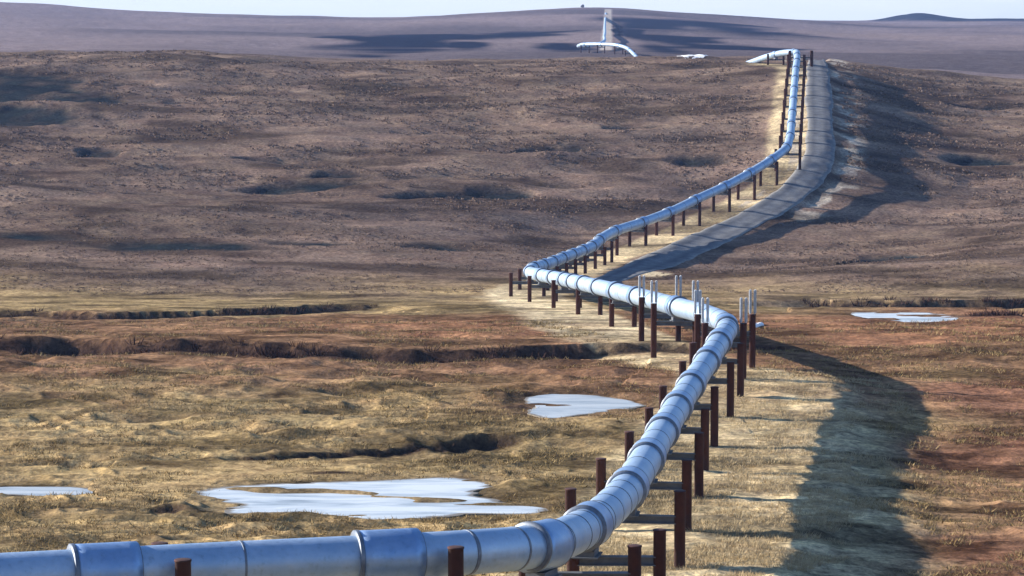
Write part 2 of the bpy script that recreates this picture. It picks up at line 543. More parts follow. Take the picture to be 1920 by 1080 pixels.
def mat_pipe(name, lo, hi, metal, rough):
    m, nt, b = new_mat(name)
    tc = nn(nt, 'ShaderNodeTexCoord')
    n1 = noise(nt, .8, 5, .65, tc.outputs['Object'])
    n2 = noise(nt, 6, 3, .6, tc.outputs['Object'])
    r1 = ramp(nt, [(.3, lo), (.7, hi)])
    nt.links.new(n1.outputs['Fac'], r1.inputs[0])
    r2 = ramp(nt, [(.26, (.80, .79, .78)), (.42, (.96, .96, .96)), (.7, (1.04, 1.04, 1.04))])
    nt.links.new(n2.outputs['Fac'], r2.inputs[0])
    nt.links.new(mixc(nt, 'MULTIPLY', 1.0, r1.outputs[0], r2.outputs[0]), b.inputs['Base Color'])
    b.inputs['Metallic'].default_value = metal
    rr = ramp(nt, [(.3, (rough - .08,) * 3), (.7, (rough + .1,) * 3)])
    nt.links.new(n2.outputs['Fac'], rr.inputs[0])
    nt.links.new(rr.outputs[0], b.inputs['Roughness'])
    bp = nn(nt, 'ShaderNodeBump')
    bp.inputs['Strength'].default_value = .12
    bp.inputs['Distance'].default_value = .05
    nt.links.new(n1.outputs['Fac'], bp.inputs['Height'])
    nt.links.new(bp.outputs[0], b.inputs['Normal'])
    return m


def mat_simple(name, lo, hi, scale, rough=.7, metal=0):
    m, nt, b = new_mat(name)
    tc = nn(nt, 'ShaderNodeTexCoord')
    n1 = noise(nt, scale, 5, .65, tc.outputs['Object'])
    r1 = ramp(nt, [(.3, lo), (.7, hi)])
    nt.links.new(n1.outputs['Fac'], r1.inputs[0])
    nt.links.new(r1.outputs[0], b.inputs['Base Color'])
    b.inputs['Roughness'].default_value = rough
    b.inputs['Metallic'].default_value = metal
    return m


M_GROUND = mat_ground()
M_ROAD = mat_gravel()
M_PIPE = mat_pipe('galvanised_jacket', (.30, .43, .60), (.46, .57, .71), .55, .5)
M_COLLAR = mat_pipe('clamp_steel', (.20, .33, .56), (.34, .47, .67), .6, .42)
M_BAND = mat_simple('band_steel', (.10, .12, .16), (.22, .25, .30), 3, .5, .5)
M_RUST = mat_simple('weathered_rust_steel', (.032, .009, .0075), (.075, .021, .017), 2.2, .85)
M_BEAM = mat_simple('beam_steel', (.08, .088, .105), (.16, .17, .19), 2, .65, .2)
M_FIN = mat_simple('aluminium_fins', (.55, .57, .60), (.75, .77, .80), 4, .4, .5)


def mat_ice(f=1.0):
    m, nt, b = new_mat('pond_ice')
    geo = nn(nt, 'ShaderNodeNewGeometry')
    mp = nn(nt, 'ShaderNodeMapping'); mp.inputs['Scale'].default_value = (.22, .9, 1)
    nt.links.new(geo.outputs['Position'], mp.inputs['Vector'])
    n1 = noise(nt, .9, 6, .62, mp.outputs[0], .6)
    r1 = ramp(nt, [(.30, (.24 * f, .29 * f, .34 * f)), (.44, (.50 * f, .57 * f, .63 * f)), (.60, (.72 * f, .77 * f, .80 * f))])
    nt.links.new(n1.outputs['Fac'], r1.inputs[0])
    a = nn(nt, 'ShaderNodeAttribute', attribute_name='rim')
    n2 = noise(nt, 2.4, 4, .6, mp.outputs[0])
    ad = nn(nt, 'ShaderNodeMath', operation='MULTIPLY_ADD'); ad.inputs[1].default_value = .9
    nt.links.new(a.outputs['Fac'], ad.inputs[0]); nt.links.new(n2.outputs['Fac'], ad.inputs[2])
    r2 = ramp(nt, [(.75, (0, 0, 0)), (1.25, (1, 1, 1))])
    mr = nn(nt, 'ShaderNodeMapRange'); mr.inputs[1].default_value = .66; mr.inputs[2].default_value = 1.05
    nt.links.new(ad.outputs[0], mr.inputs[0])
    nt.links.new(mixc(nt, 'MIX', mr.outputs[0], r1.outputs[0], (.20, .165, .12)), b.inputs['Base Color'])
    b.inputs['Roughness'].default_value = .5
    bp = nn(nt, 'ShaderNodeBump'); bp.inputs['Strength'].default_value = .3; bp.inputs['Distance'].default_value = .05
    nt.links.new(n1.outputs['Fac'], bp.inputs['Height']); nt.links.new(bp.outputs[0], b.inputs['Normal'])
    return m


M_ICE = mat_ice(.86)
M_ICE_GREY = mat_ice(.66)
M_SNOW = mat_simple('snow', (.80, .80, .82), (.88, .88, .89), .5, .9)
M_ROCK = mat_simple('rock', (.09, .085, .08), (.2, .18, .17), .8, .9)

# ------------------------------------------------------------------ object helpers
def mesh_obj(name, verts, faces, mat, parent=None, smooth=False):
    me = bpy.data.meshes.new(name)
    me.from_pydata([tuple(v) for v in verts], [], faces)
    me.update()
    if smooth:
        me.polygons.foreach_set('use_smooth', [True] * len(me.polygons))
    me.materials.append(mat)
    o = bpy.data.objects.new(name, me)
    COL.objects.link(o)
    if parent:
        o.parent = parent
    return o


def fast_mesh(name, V, T, mat, smooth=False, quads=False):
    k = 4 if quads else 3
    me = bpy.data.meshes.new(name)
    me.vertices.add(len(V)); me.vertices.foreach_set('co', V.astype(np.float32).ravel())
    me.loops.add(T.size); me.loops.foreach_set('vertex_index', T.astype(np.int32).ravel())
    me.polygons.add(len(T))
    me.polygons.foreach_set('loop_start', np.arange(0, T.size, k, dtype=np.int32))
    me.polygons.foreach_set('loop_total', np.full(len(T), k, dtype=np.int32))
    me.polygons.foreach_set('use_smooth', np.full(len(T), smooth, dtype=bool))
    me.update(calc_edges=True)
    me.materials.append(mat)
    o = bpy.data.objects.new(name, me)
    COL.objects.link(o)
    return o


def tag(o, label=None, cat=None, group=None, kind=None):
    if label: o['label'] = label
    if cat: o['category'] = cat
    if group: o['group'] = group
    if kind: o['kind'] = kind
    return o


def empty(name, loc):
    o = bpy.data.objects.new(name, None)
    o.empty_display_size = .5
    COL.objects.link(o)
    o.location = loc
    return o


class MB:
    def __init__(s):
        s.v = []; s.f = []

    def add(s, V, Fc):
        k = len(s.v)
        s.v += [tuple(map(float, p)) for p in V]
        s.f += [tuple(i + k for i in f) for f in Fc]

    def box(s, c, ax, ay, az, hx, hy, hz):
        c, ax, ay, az = map(np.array, (c, ax, ay, az))
        V = [c + ax * hx * i + ay * hy * j + az * hz * k for i in (-1, 1) for j in (-1, 1) for k in (-1, 1)]
        s.add(V, [(0, 1, 3, 2), (4, 6, 7, 5), (0, 4, 5, 1), (2, 3, 7, 6), (0, 2, 6, 4), (1, 5, 7, 3)])

    def lathe(s, prof, n=16, c=(0, 0, 0), cap=True):
        V = []; Fc = []
        for (r, z) in prof:
            for i in range(n):
                a = 2 * math.pi * i / n
                V.append((c[0] + r * math.cos(a), c[1] + r * math.sin(a), c[2] + z))
        for j in range(len(prof) - 1):
            for i in range(n):
                Fc.append((j*n + i, j*n + (i+1) % n, (j+1)*n + (i+1) % n, (j+1)*n + i))
        if cap:
            Fc.append(tuple(range(n - 1, -1, -1)))
            Fc.append(tuple((len(prof) - 1) * n + i for i in range(n)))
        s.add(V, Fc)

    def build(s, name, mat, parent=None, smooth=False, loc=(0, 0, 0)):
        o = mesh_obj(name, s.v, s.f, mat, parent, smooth)
        o.location = loc
        return o


def sweep(pts, prof_r, n):
    """tube through points with radius per point -> verts, faces"""
    P = np.asarray(pts)
    T = np.gradient(P, axis=0); T /= np.linalg.norm(T, axis=1)[:, None]
    up = np.array([0, 0, 1.0])
    V = []; Fc = []
    for p, t, r in zip(P, T, prof_r):
        a = np.cross(t, up); a /= np.linalg.norm(a)
        b = np.cross(a, t)
        for i in range(n):
            th = 2 * math.pi * i / n
            V.append(p + r * (a * math.cos(th) + b * math.sin(th)))
    for j in range(len(P) - 1):
        for i in range(n):
            Fc.append((j*n + i, (j+1)*n + i, (j+1)*n + (i+1) % n, j*n + (i+1) % n))
    return V, Fc


# ------------------------------------------------------------------ the ground sheet
def build_ground():
    us = np.linspace(-.222, .222, 860)
    side = np.geomspace(.226, 1.5, 40)
    us = np.concatenate([-side[::-1], us, side])
    ys = list(np.arange(-13, 58, 2.0))
    y = 58.0
    while y < 335:
        ys.append(y); y += max(.09, y * y / (20 * 2560) * .80)
    while y < 660:
        ys.append(y); y += 1.15
    while y < 5600:
        ys.append(y); y += max(1.3, (y - 600) * .022 + 1.2)
    ys = np.array(ys)
    st = np.gradient(ys)
    Xg = us[None, :] * (ys[:, None] + 15)
    Yg = np.repeat(ys[:, None], len(us), 1)
    dx = np.gradient(us)[None, :] * (ys[:, None] + 15)
    step = np.maximum(np.repeat(st[:, None], len(us), 1), dx)
    X = Xg.ravel(); Y = Yg.ravel(); S = step.ravel()
    z, m = land(X, Y, S, True)
    ny, nx = Xg.shape
    V = np.stack([X, Y, z], 1)
    i = np.arange(ny - 1)[:, None] * nx + np.arange(nx - 1)[None, :]
    T = np.stack([i, i + 1, i + nx + 1, i + nx], -1).reshape(-1, 4)
    o = fast_mesh('ground', V, T, M_GROUND, True, True)
    # plant cover colour, with painted shade of hollows, banks and clouds
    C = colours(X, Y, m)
    ca = o.data.color_attributes.new('plant_shade_colour', 'FLOAT_COLOR', 'POINT')
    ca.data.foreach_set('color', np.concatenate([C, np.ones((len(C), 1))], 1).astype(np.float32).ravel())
    tag(o, 'rolling brown tundra running from the foreground pipe up to the far hills', 'ground', kind='structure')
    return o


def lerp(C, c, w):
    return C * (1 - w[:, None]) + np.array(c)[None, :] * w[:, None]


GOLD = (.34, .245, .125)
OLIVE = (.215, .160, .085)
RED = (.215, .112, .070)
RUSTY = (.245, .125, .072)
MAUVE = (.172, .120, .094)
STRAW = (.50, .395, .24)
HOLLOW_SHADE = (.020, .026, .030)  # shadow tone of the slope hollows, put into the ground colour
SCRUB_SHADE = (.030, .020, .019)  # scrub tone that also paints the shade of the cut banks
FARC = (.225, .178, .175)  # far ground, with some distance haze mixed into the colour


SANDC = hit(1230, 513)


def colours(X, Y, m):
    px = 960 + F * X / np.maximum(Y, 20)
    n1 = fbm(X, Y, 14, 4, 21); n2 = fbm(X, Y, 40, 3, 22); n3 = fbm(X, Y, 5, 3, 23)
    C = np.repeat(np.array(GOLD)[None, :], len(X), 0)
    C = lerp(C, OLIVE, np.clip(.35 + n1 * .8, 0, 1))
    # right-hand side and the marsh are red-brown
    red = sstep(160, 182, Y + n3 * 9) * (1 - sstep(238, 262, Y + n1 * 12)) * sstep(-.9, .3, n3 + .9)
    right = sstep(1640, 1720, px + n1 * 60) * sstep(75, 80, Y) * (1 - sstep(255, 300, Y)) * np.clip(.72 + n1 * .7, 0, 1)
    mid = sstep(700, 1100, px) * (1 - sstep(1600, 1800, px)) * sstep(150, 160, Y) * (1 - sstep(200, 215, Y))
    C = lerp(C, RED, np.clip(np.maximum(red * .72, np.maximum(right, mid * .8)), 0, 1))
    C = lerp(C, RUSTY, np.clip(sstep(196, 206, Y + n3 * 6) * (1 - sstep(232, 242, Y + n3 * 5)) * sstep(350, 700, px) * (.6 + n3 * .5), 0, 1))
    C = lerp(C, RUSTY, np.clip(sstep(1500, 1600, px) * sstep(190, 200, Y) * (1 - sstep(225, 260, Y)) * .7, 0, 1))
    hill = sstep(272, 345, Y + n2 * 24 + n1 * 14)
    mv = np.array(MAUVE)[None, :] * (1 + .22 * n1 + .18 * n2)[:, None]
    C = C * (1 - hill[:, None]) + mv * hill[:, None]
    C = lerp(C, (.185, .14, .10), np.clip(hill * (.25 + n3 * .55 + sstep(420, 620, Y) * .25), 0, 1) * .6)
    C = lerp(C, (.085, .065, .060), np.clip(hill * (n2 + n3 * .6 - .15), 0, 1) * .7)
    C = lerp(C, FARC, sstep(640, 760, Y))
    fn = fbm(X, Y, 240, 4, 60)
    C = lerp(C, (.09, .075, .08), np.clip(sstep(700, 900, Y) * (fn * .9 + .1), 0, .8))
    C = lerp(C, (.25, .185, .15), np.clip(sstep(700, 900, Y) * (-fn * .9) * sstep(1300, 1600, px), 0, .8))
    # pipe corridor: straw-coloured dry grass
    cor = np.zeros(len(X))
    wl = np.interp(Y, [60, 95, 150, 175, 210, 300, 360, 450, 600], [5, 4.6, 4.2, 3, 7.5, 6, 3, 4.5, 4.5])
    wrt = np.interp(Y, [60, 95, 110, 150, 172, 180, 300, 360, 400, 450, 600], [12, 12, 12, 11, 7, 2.5, 4, 4, 5, 5.5, 6])
    lim = np.where(m['side'] > 0, wrt, wl)
    cor = (1 - sstep(.75, 1.15, m['dp'] / lim + n3 * .16)) * (Y < 600)
    STR = np.array(STRAW) + sstep(195, 215, Y)[:, None] * (1 - sstep(300, 330, Y))[:, None] * np.array([.08, .075, .06])
    cw = np.clip(cor * np.clip(.9 + n3 * .4, .3, 1), 0, 1)[:, None]
    C = C * (1 - cw) + STR * cw
    C = lerp(C, np.array(STRAW), 0 * cor * np.clip(.85 + n3 * .5, .2, 1))
    # pale rubble by the road
    rub = (1 - sstep(1.0, 4.6, np.abs(m['drd'] - 3.0) + n3 * 1.6)) * (Y > 408)
    C = lerp(C, (.42, .36, .29), np.clip(rub * sstep(-.25, .25, n3 + n1 * .4) * (m['side'] > 0), 0, 1))
    sand = 1 - sstep(.6, 1.2, np.sqrt(((X - SANDC[0]) / 1.9) ** 2 + ((Y - SANDC[1]) / 7) ** 2) + .3 * n3)
    C = lerp(C, (.55, .45, .30), sand)
    C = lerp(C, SCRUB_SHADE, m['gul'] * .9)
    C = lerp(C, HOLLOW_SHADE, np.clip(m['hol'] * 1.25, 0, 1) * np.clip(.92 + n3 * .35, 0, 1))
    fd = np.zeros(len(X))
    for (cx, cy, wx, wy, h) in CLOUD_SHADE:
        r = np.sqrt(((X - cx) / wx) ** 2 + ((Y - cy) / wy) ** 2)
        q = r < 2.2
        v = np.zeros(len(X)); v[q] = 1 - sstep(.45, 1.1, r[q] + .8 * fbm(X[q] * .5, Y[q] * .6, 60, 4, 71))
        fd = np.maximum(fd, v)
    C = lerp(C, (.012, .017, .034), np.clip(fd * 1.15, 0, 1) * (Y > 700))  # cloud shadow laid into the far ground colour
    C = lerp(C, (.018, .019, .024), sstep(.6, 2.5, m['butte']))
    # gravel strip under the far climb of the pipe
    strip = (1 - sstep(2.2, 3.4, np.abs(X - (RP[-1][0] * (Y - 1160) / 990 + RP[-5][0] * (1 - (Y - 1160) / 990)) - 2))) * (Y > 1150) * (Y < 2230)
    C = lerp(C, (.50, .45, .40), strip * .8)
    C = lerp(C, (.13, .10, .07), m['ice'] * .5)
    q1 = fbm(X * .5, Y, 3.2, 3, 101); q2 = fbm(X * .45, Y, 9.0, 3, 102); q3 = fbm(X * .6, Y, 1.3, 2, 103)
    k = (1 - sstep(560, 800, Y)) * (1 - m['gul']) * (1 - m['hol'])
    big = np.where(Y > 300, q2, q1)
    C = C * (1 - (sstep(.08, .55, big) * .50 * k)[:, None])
    C = C * (1 + (sstep(.08, .6, -big) * .38 * k)[:, None] * np.array([1, .97, .88]))
    C = C * (1 - (sstep(.1, .6, q3) * .35 * k * (Y < 330))[:, None])
    v = 1 + .12 * n3
    return np.clip(C * v[:, None], .012, .8)


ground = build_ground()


def strip_mesh(P, W, cross, lift, name, mat):
    V = []; Fc = []
    T = np.gradient(P[:, :2], axis=0); T /= np.linalg.norm(T, axis=1)[:, None]
    offs = np.linspace(-.5, .5, cross)
    pts = np.array([[p[0] + t[1] * w * o_, p[1] - t[0] * w * o_] for p, t, w in zip(P, T, W) for o_ in offs])
    zz = land(pts[:, 0].copy(), pts[:, 1].copy())
    n3 = fbm(pts[:, 0], pts[:, 1], 2.5, 2, 5)
    for i, q in enumerate(pts):
        o_ = offs[i % cross]
        edge = abs(o_) > .49
        V.append((q[0], q[1], zz[i] + (lift + .02 * n3[i] if not edge else -.25)))
    for j in range(len(P) - 1):
        for i in range(cross - 1):
            a = j * cross + i
            Fc.append((a, a + 1, a + cross + 1, a + cross))
    o = mesh_obj(name, V, Fc, mat, smooth=True)
    at_ = o.data.attributes.new('across', 'FLOAT', 'POINT')
    at_.data.foreach_set('value', np.array([offs[i % cross] + .42 for i in range(len(V))], dtype=np.float32))
    return o


RDD = catmull(RD[::8], 40)
road = strip_mesh(RDD, RDD[:, 2] * 1.04 + .9 * fbm(RDD[:, 0], RDD[:, 1], 9, 3, 55), 15, .07, 'gravel_road', M_ROAD)
tag(road, 'grey gravel road climbing beside the pipeline to the crest', 'road', kind='structure')

# ------------------------------------------------------------------ frozen ponds
POND_LABEL = {'big': 'large pale blue frozen pond just behind the foreground pipe', 'mid': 'small streaked ice patch left of the near pipeline run',
              'edge': 'thin white ice strip at the left edge of the plain', 'creek': 'frozen bend of the creek below the dark bank on the right'}
for k, (P, zc) in PONDS.items():
    dens = catmull(np.vstack([P, P[:1]]), 5)[:-1]
    n = fbm(dens[:, 0] * .8, dens[:, 1] * .5, 2.4, 2, 40) + .35 * fbm(dens[:, 0], dens[:, 1] * 1.2, .8, 2, 41)
    c = P.mean(0)
    out = dens + (dens - c) / np.linalg.norm(dens - c, axis=1)[:, None] * n[:, None] * np.array([1.3, .5]) * (.45 if k == 'mid' else 1) + (dens - c) / np.linalg.norm(dens - c, axis=1)[:, None] * .35
    import bmesh
    nrm = np.roll(out, -1, 0) - np.roll(out, 1, 0)
    nrm = np.stack([-nrm[:, 1], nrm[:, 0]], 1) / (np.linalg.norm(nrm, axis=1)[:, None] + 1e-6)
    if np.mean(np.sum(nrm * (c - out), 1)) < 0:
        nrm = -nrm
    inn = out + (c - out) * .09 + nrm * .08
    bm = bmesh.new()
    lay = bm.verts.layers.float.new('rim')
    vi = [bm.verts.new((q[0], q[1], zc)) for q in inn]
    vo = [bm.verts.new((q[0], q[1], zc - .02)) for q in out]
    for q in vo:
        q[lay] = 1.0
    fi = bm.faces.new(vi)
    bmesh.ops.triangulate(bm, faces=[fi])
    for q in range(len(out)):
        w_ = (q + 1) % len(out)
        bm.faces.new((vi[q], vi[w_], vo[w_], vo[q]))
    r = bmesh.ops.extrude_face_region(bm, geom=bm.faces[:])
    for v in [g for g in r['geom'] if isinstance(g, bmesh.types.BMVert)]:
        v.co.z -= .15
    bmesh.ops.recalc_face_normals(bm, faces=bm.faces[:])
    me = bpy.data.meshes.new('frozen_pond'); bm.to_mesh(me); bm.free()
    me.materials.append(M_ICE if k in ('big', 'creek') else M_ICE_GREY)
    o = bpy.data.objects.new('frozen_pond', me); COL.objects.link(o)
    tag(o, POND_LABEL[k], 'frozen pond', kind='structure')


def snow_patch(px, py, wpx, ym, dy, label, thick=.3, rot=0.0):
    c = at(px, py, ym)
    n = 40
    V = []; Fc = []
    ring = [(1.0, -.3), (.8, .6), (.45, .95), (0.02, 1.0)]
    for (r, h) in ring:
        for i in range(n):
            a = 2 * math.pi * i / n
            w = 1 + .18 * math.sin(3 * a + 1) + .12 * math.sin(5 * a)
            u, v = wpx / F * ym * r * w * math.cos(a), dy * r * w * math.sin(a)
            x = c[0] + u * math.cos(rot) - v * math.sin(rot); y = c[1] + u * math.sin(rot) + v * math.cos(rot)
            V.append((x, y, ground_at(x, y) + h * thick))
    for j in range(3):
        for i in range(n):
            Fc.append((j*n + i, j*n + (i+1) % n, (j+1)*n + (i+1) % n, (j+1)*n + i))
    o = mesh_obj('snow_patch', V, Fc, M_SNOW, smooth=True)
    return tag(o, label, 'snow', kind='structure')


snow_patch(1300, 108, 30, 655, 9, 'white snow patch lying along the crest left of the hilltop bend', .3)
_q = hit(1421, 611)
snow_patch(1421, 611, 7, _q[1], 4.4, 'small slanting snow strip right of the finned corner supports', .25, -.2)

# ------------------------------------------------------------------ the pipeline
PR = .70
pipe_root = empty('pipeline', (RP[2][0], RP[2][1], ground_at(RP[2][0], RP[2][1])))
tag(pipe_root, 'silver insulated oil pipeline zigzagging over the tundra to the hills', 'pipeline')
INV = Matrix.Translation(-Vector(pipe_root.location))


def part(name, V, Fc, mat, parent=None, smooth=True):
    b = np.array(pipe_root.location)
    V = [np.asarray(v) - b for v in V]
    return mesh_obj(name, V, Fc, mat, parent or pipe_root, smooth)


ss = []
s = 0.0
while s < ARC[-1]:
    ss.append(s)
    y = np.interp(s, ARC, ROUTE[:, 1])
    s += .35 if y < 120 else .6 if y < 310 else 1.2 if y < 620 else 3.0
PP = np.array([[np.interp(q, ARC, ROUTE[:, k]) for k in range(3)] for q in ss])
V, Fc = sweep(PP, [PR] * len(PP), 40)
pipe = part('pipe', V, Fc, M_PIPE)


def ring_part(name, s0, s1, rad, mat, n=36, lip=.03, parent=None):
    q = np.linspace(s0, s1, 5 if s1 - s0 < .5 else 7)
    pts = [np.array([np.interp(a, ARC, ROUTE[:, k]) for k in range(3)]) for a in q]
    pts = [pts[0]] + pts + [pts[-1]]
    rr = [PR - .02] + [rad] * len(q) + [PR - .02]
    P = np.array(pts)
    T = np.gradient(np.array(pts[1:-1]), axis=0)
    T = np.vstack([T[:1], T, T[-1:]])
    T /= np.linalg.norm(T, axis=1)[:, None]
    V = []; Fc = []
    for p, t, r in zip(P, T, rr):
        a = np.cross(t, (0, 0, 1.0)); a /= np.linalg.norm(a); b = np.cross(a, t)
        for i in range(n):
            th = 2 * math.pi * i / n
            V.append(p + r * (a * math.cos(th) + b * math.sin(th)))
    for j in range(len(P) - 1):
        for i in range(n):
            Fc.append((j*n + i, (j+1)*n + i, (j+1)*n + (i+1) % n, j*n + (i+1) % n))
    o = part(name, V, Fc, mat, None, True)
    return o


def collar(s, half=.9, shoe=True, extra=0.0):
    o = ring_part('clamp_collar', s - half, s + half, PR + .115 + extra, M_COLLAR)
    p, t = route_s(s)
    th = np.array([t[0], t[1], 0]); th /= np.linalg.norm(th)
    n = np.array([th[1], -th[0], 0])
    b = np.array(pipe_root.location)
    # dark clamp edge bands
    ring_part('clamp_band', s - half - .07, s - half + .04, PR + .135 + extra, M_BAND)
    ring_part('clamp_band', s + half - .03, s + half + .03, PR + .125, M_BAND)
    if shoe:
        mb = MB()
        c = p - b
        up = np.array([0, 0, 1.0])
        # trapezoid web and slide plate
        mb.box(c - up * (PR + .20), th, n, up, .55, .34, .11)
        mb.box(c - up * (PR + .335), th, n, up, .65, .46, .025)
        mb.build('shoe', M_BEAM, o)
    return o


# ------------------------------------------------------------------ supports
ORD = ['first', 'second', 'third', 'fourth', 'fifth', 'sixth', 'seventh', 'eighth', 'ninth', 'tenth', 'eleventh', 'twelfth', 'thirteenth', 'fourteenth']


def post_mesh(h, r=.225, cap=True, n=18):
    mb = MB()
    mb.lathe([(r, -.8), (r, h - .06), (r + .02, h - .055), (r + .02, h - .01), (r - .01, h)], n)
    return mb


def solve_post(c, n, px):
    """offset along the bent so that the post stands on the sight line of pixel column px"""
    u = (px - 960) / F
    # (cx + s nx) = u * ((cy + s ny) CP - (z - CZ) SP)
    z = c[2] - CZ
    return (u * (c[1] * CP - z * SP) - c[0]) / (n[0] - u * n[1] * CP)


def support(Y=None, px=None, left=None, right=None, label='', group='', ang=None, top=-.15, fins=(), wl=1.9, wr=1.9, shoe=True, col=True, s=None, radius=.225, beam_only=False):
    if s is None:
        s = s_of_Y(Y) if Y is not None else s_of_px(px)
    p, t = route_s(s)
    th = np.array([t[0], t[1], 0]); th /= np.linalg.norm(th)
    n = np.array([th[1], -th[0], 0.0])                # to the right of travel
    if ang is not None:
        n = np.array([math.cos(ang), math.sin(ang), 0])
        th = np.array([-n[1], n[0], 0])
    sl = solve_post(p, n, left) if left is not None else -wl
    sr = solve_post(p, n, right) if right is not None else wr
    g0 = ground_at(p[0], p[1])
    root = empty('pipe_support', (p[0], p[1], g0))
    tag(root, label, 'pipe support', group)
    base = np.array(root.location)
    ztop = p[2] + top
    zb = p[2] - PR - .36
    for k, so in enumerate((sl, sr)):
        q = p + n * so
        gz = ground_at(q[0], q[1])
        o = post_mesh(ztop - gz, radius).build('post', M_RUST, root, True, (q[0] - base[0], q[1] - base[1], gz - base[2]))
        if k in fins:
            heat_fins(o, ztop - gz)
    mb = MB()
    mid = p + n * (sl + sr) / 2
    up = np.array([0, 0, 1.0])
    c = np.array([mid[0], mid[1], zb - .165]) - base
    L = abs(sr - sl) / 2 + .12
    mb.box(c + up * .145, n, th, up, L, .17, .02)
    mb.box(c, n, th, up, L, .035, .125)
    mb.box(c - up * .145, n, th, up, L, .17, .02)
    mb.build('crossbeam', M_BEAM, root)
    if col:
        collar(s, shoe=shoe)
    return root


def heat_fins(post, h, H=1.6):
    for dx in (-.17, .17):
        mb = MB()
        mb.lathe([(.045, h - .1), (.045, h + .08)], 10, (dx, 0, 0))
        for k in range(10):
            a = 2 * math.pi * k / 10
            ca, sa = math.cos(a), math.sin(a)
            mb.box((dx + ca * .06, sa * .06, h + .08 + H / 2), (ca, sa, 0), (-sa, ca, 0), (0, 0, 1), .035, .006, H / 2)
        mb.lathe([(.04, h + .08), (.04, h + .08 + H), (.02, h + .12 + H)], 10, (dx, 0, 0))
        mb.build('heat_radiator', M_FIN, post)


G1 = 'two-post supports of the foreground run'
support(px=-170, label='rust-brown support at the left end of the foreground pipe run', group=G1, wl=1.7, wr=1.7, top=.45, col=False, radius=.24)
support(s=s_front(333, 1.2), wr=1.2, label='brown post showing in front of the foreground pipe, left one of two', group=G1, top=.47, col=False, wl=1.7, radius=.24)
support(s=s_front(861, 1.2), wr=1.2, label='brown post showing in front of the foreground pipe, right one of two', group=G1, top=.43, col=False, wl=1.7, radius=.24)
for a in (-330, 190, 700):
    collar(s_of_px(a), shoe=False, half=.95, extra=.035)
collar(s_of_px(1012), shoe=True)
support(Y=84.0, left=985, right=1190, ang=0.0, label='rust-brown support under the foreground bend whose right post stands nearest the camera', group=G1, top=-.15, col=False)
support(Y=89.5, left=1075, right=1237, ang=-.02, label='rust-brown support on the inside of the foreground bend, its right post second from the camera', group=G1, top=-.1, col=True)

G2 = 'two-post supports of the near run'
NEAR = [(102, 1070, 1275), (113, 1127, 1288), (123.5, 1180, 1311), (133.5, 1217, 1322), (143.5, 1243, 1340), (154.5, 1280, 1370), (163, 1299, 1389)]
for k, (Y, a, b) in enumerate(NEAR):
    support(Y=Y, left=a, right=b, label='rust-brown two-post support, %s after the foreground bend on the run to the finned corner' % ORD[k], group=G2, top=-.04)

# anchors with heat radiators
G3 = 'finned anchor supports around the corner'
support(Y=171, left=1322, right=1394, label='tall support with silver heat fins on the near side of the sharp corner', group=G3, fins=(0, 1), top=.25, ang=.0, shoe=False)
support(Y=177.5, left=1308, right=1411, label='tall support with silver heat fins on the far side of the sharp corner', group=G3, fins=(0, 1), top=.15, ang=.05, col=False)
support(Y=189, left=1226, right=1304, label='finned tall support of the sunlit run standing nearest the sharp corner', group=G3, fins=(0, 1), top=.25, ang=0)
support(Y=199, left=1203, right=1272, label='finned tall support of the sunlit run standing behind its finned neighbour', group=G3, fins=(0, 1), top=.25, ang=0, col=False)

G4 = 'two-post supports of the sunlit run'
SUN = [(219, 1147, None), (243, 1084, None), (263, 1038, None), (284, 993, None), (297, 958, None)]
for k, (Y, a, b) in enumerate(SUN):
    support(Y=Y, left=a, right=b, label='dark two-post support under the bright white run, %s beyond its finned pair' % ORD[k], group=G4, top=-.05, ang=0 if k == 4 else None, wr=1.6)
for Y in (207, 231, 253, 274):
    collar(s_of_Y(Y), half=.6, shoe=False)

G5 = 'two-post supports of the short run behind the left corner'
for k, Y in enumerate((307, 314, 321, 328, 335, 342, 348.5, 354.5)):
    support(Y=Y, label='dark two-post support, %s behind the leftmost corner on the short blue run' % ORD[k], group=G5, top=-.1, wl=1.7, wr=1.7)

G6 = 'two-post supports beside the gravel road'
ROADSIDE = [(364.5, 1157), (376.5, 1211), (388, 1262), (400, 1312), (412, 1368), (422.5, 1415), (433, 1457), (443, 1500)]
for k, (Y, b) in enumerate(ROADSIDE):
    support(Y=Y, right=b, label='slender brown two-post support, %s along the blue run that rises beside the gravel road' % ORD[k], group=G6, top=-.3, wl=1.9, radius=.25)

G7 = 'two-post supports of the climb to the crest'
for k, Y in enumerate((455, 468, 481, 495, 509, 524, 540, 556)):
    support(Y=Y, label='dark two-post support, %s on the straight climb to the crest' % ORD[k], group=G7, top=.1, wl=1.75, wr=1.75, radius=.28)

G8 = 'supports of the hilltop bend'
support(Y=569, right=1508, label='dark support just below the hilltop bend', group=G8, top=.3, radius=.3)
support(Y=579, right=1522, left=1481, ang=0, label='wide dark support carrying the hilltop bend', group=G8, top=.35, radius=.35)
support(Y=590, label='dark support behind the hilltop bend where the pipe dips left', group=G8, top=.1, radius=.25)

G9 = 'supports of the far bend below the distant hill'
for k, Y in enumerate((1003, 1018, 1030, 1041, 1052)):
    support(Y=Y, label='tiny grey support under the far white bend, %s from its right end' % ORD[k], group=G9, top=-.2, wl=1.8, wr=1.8)

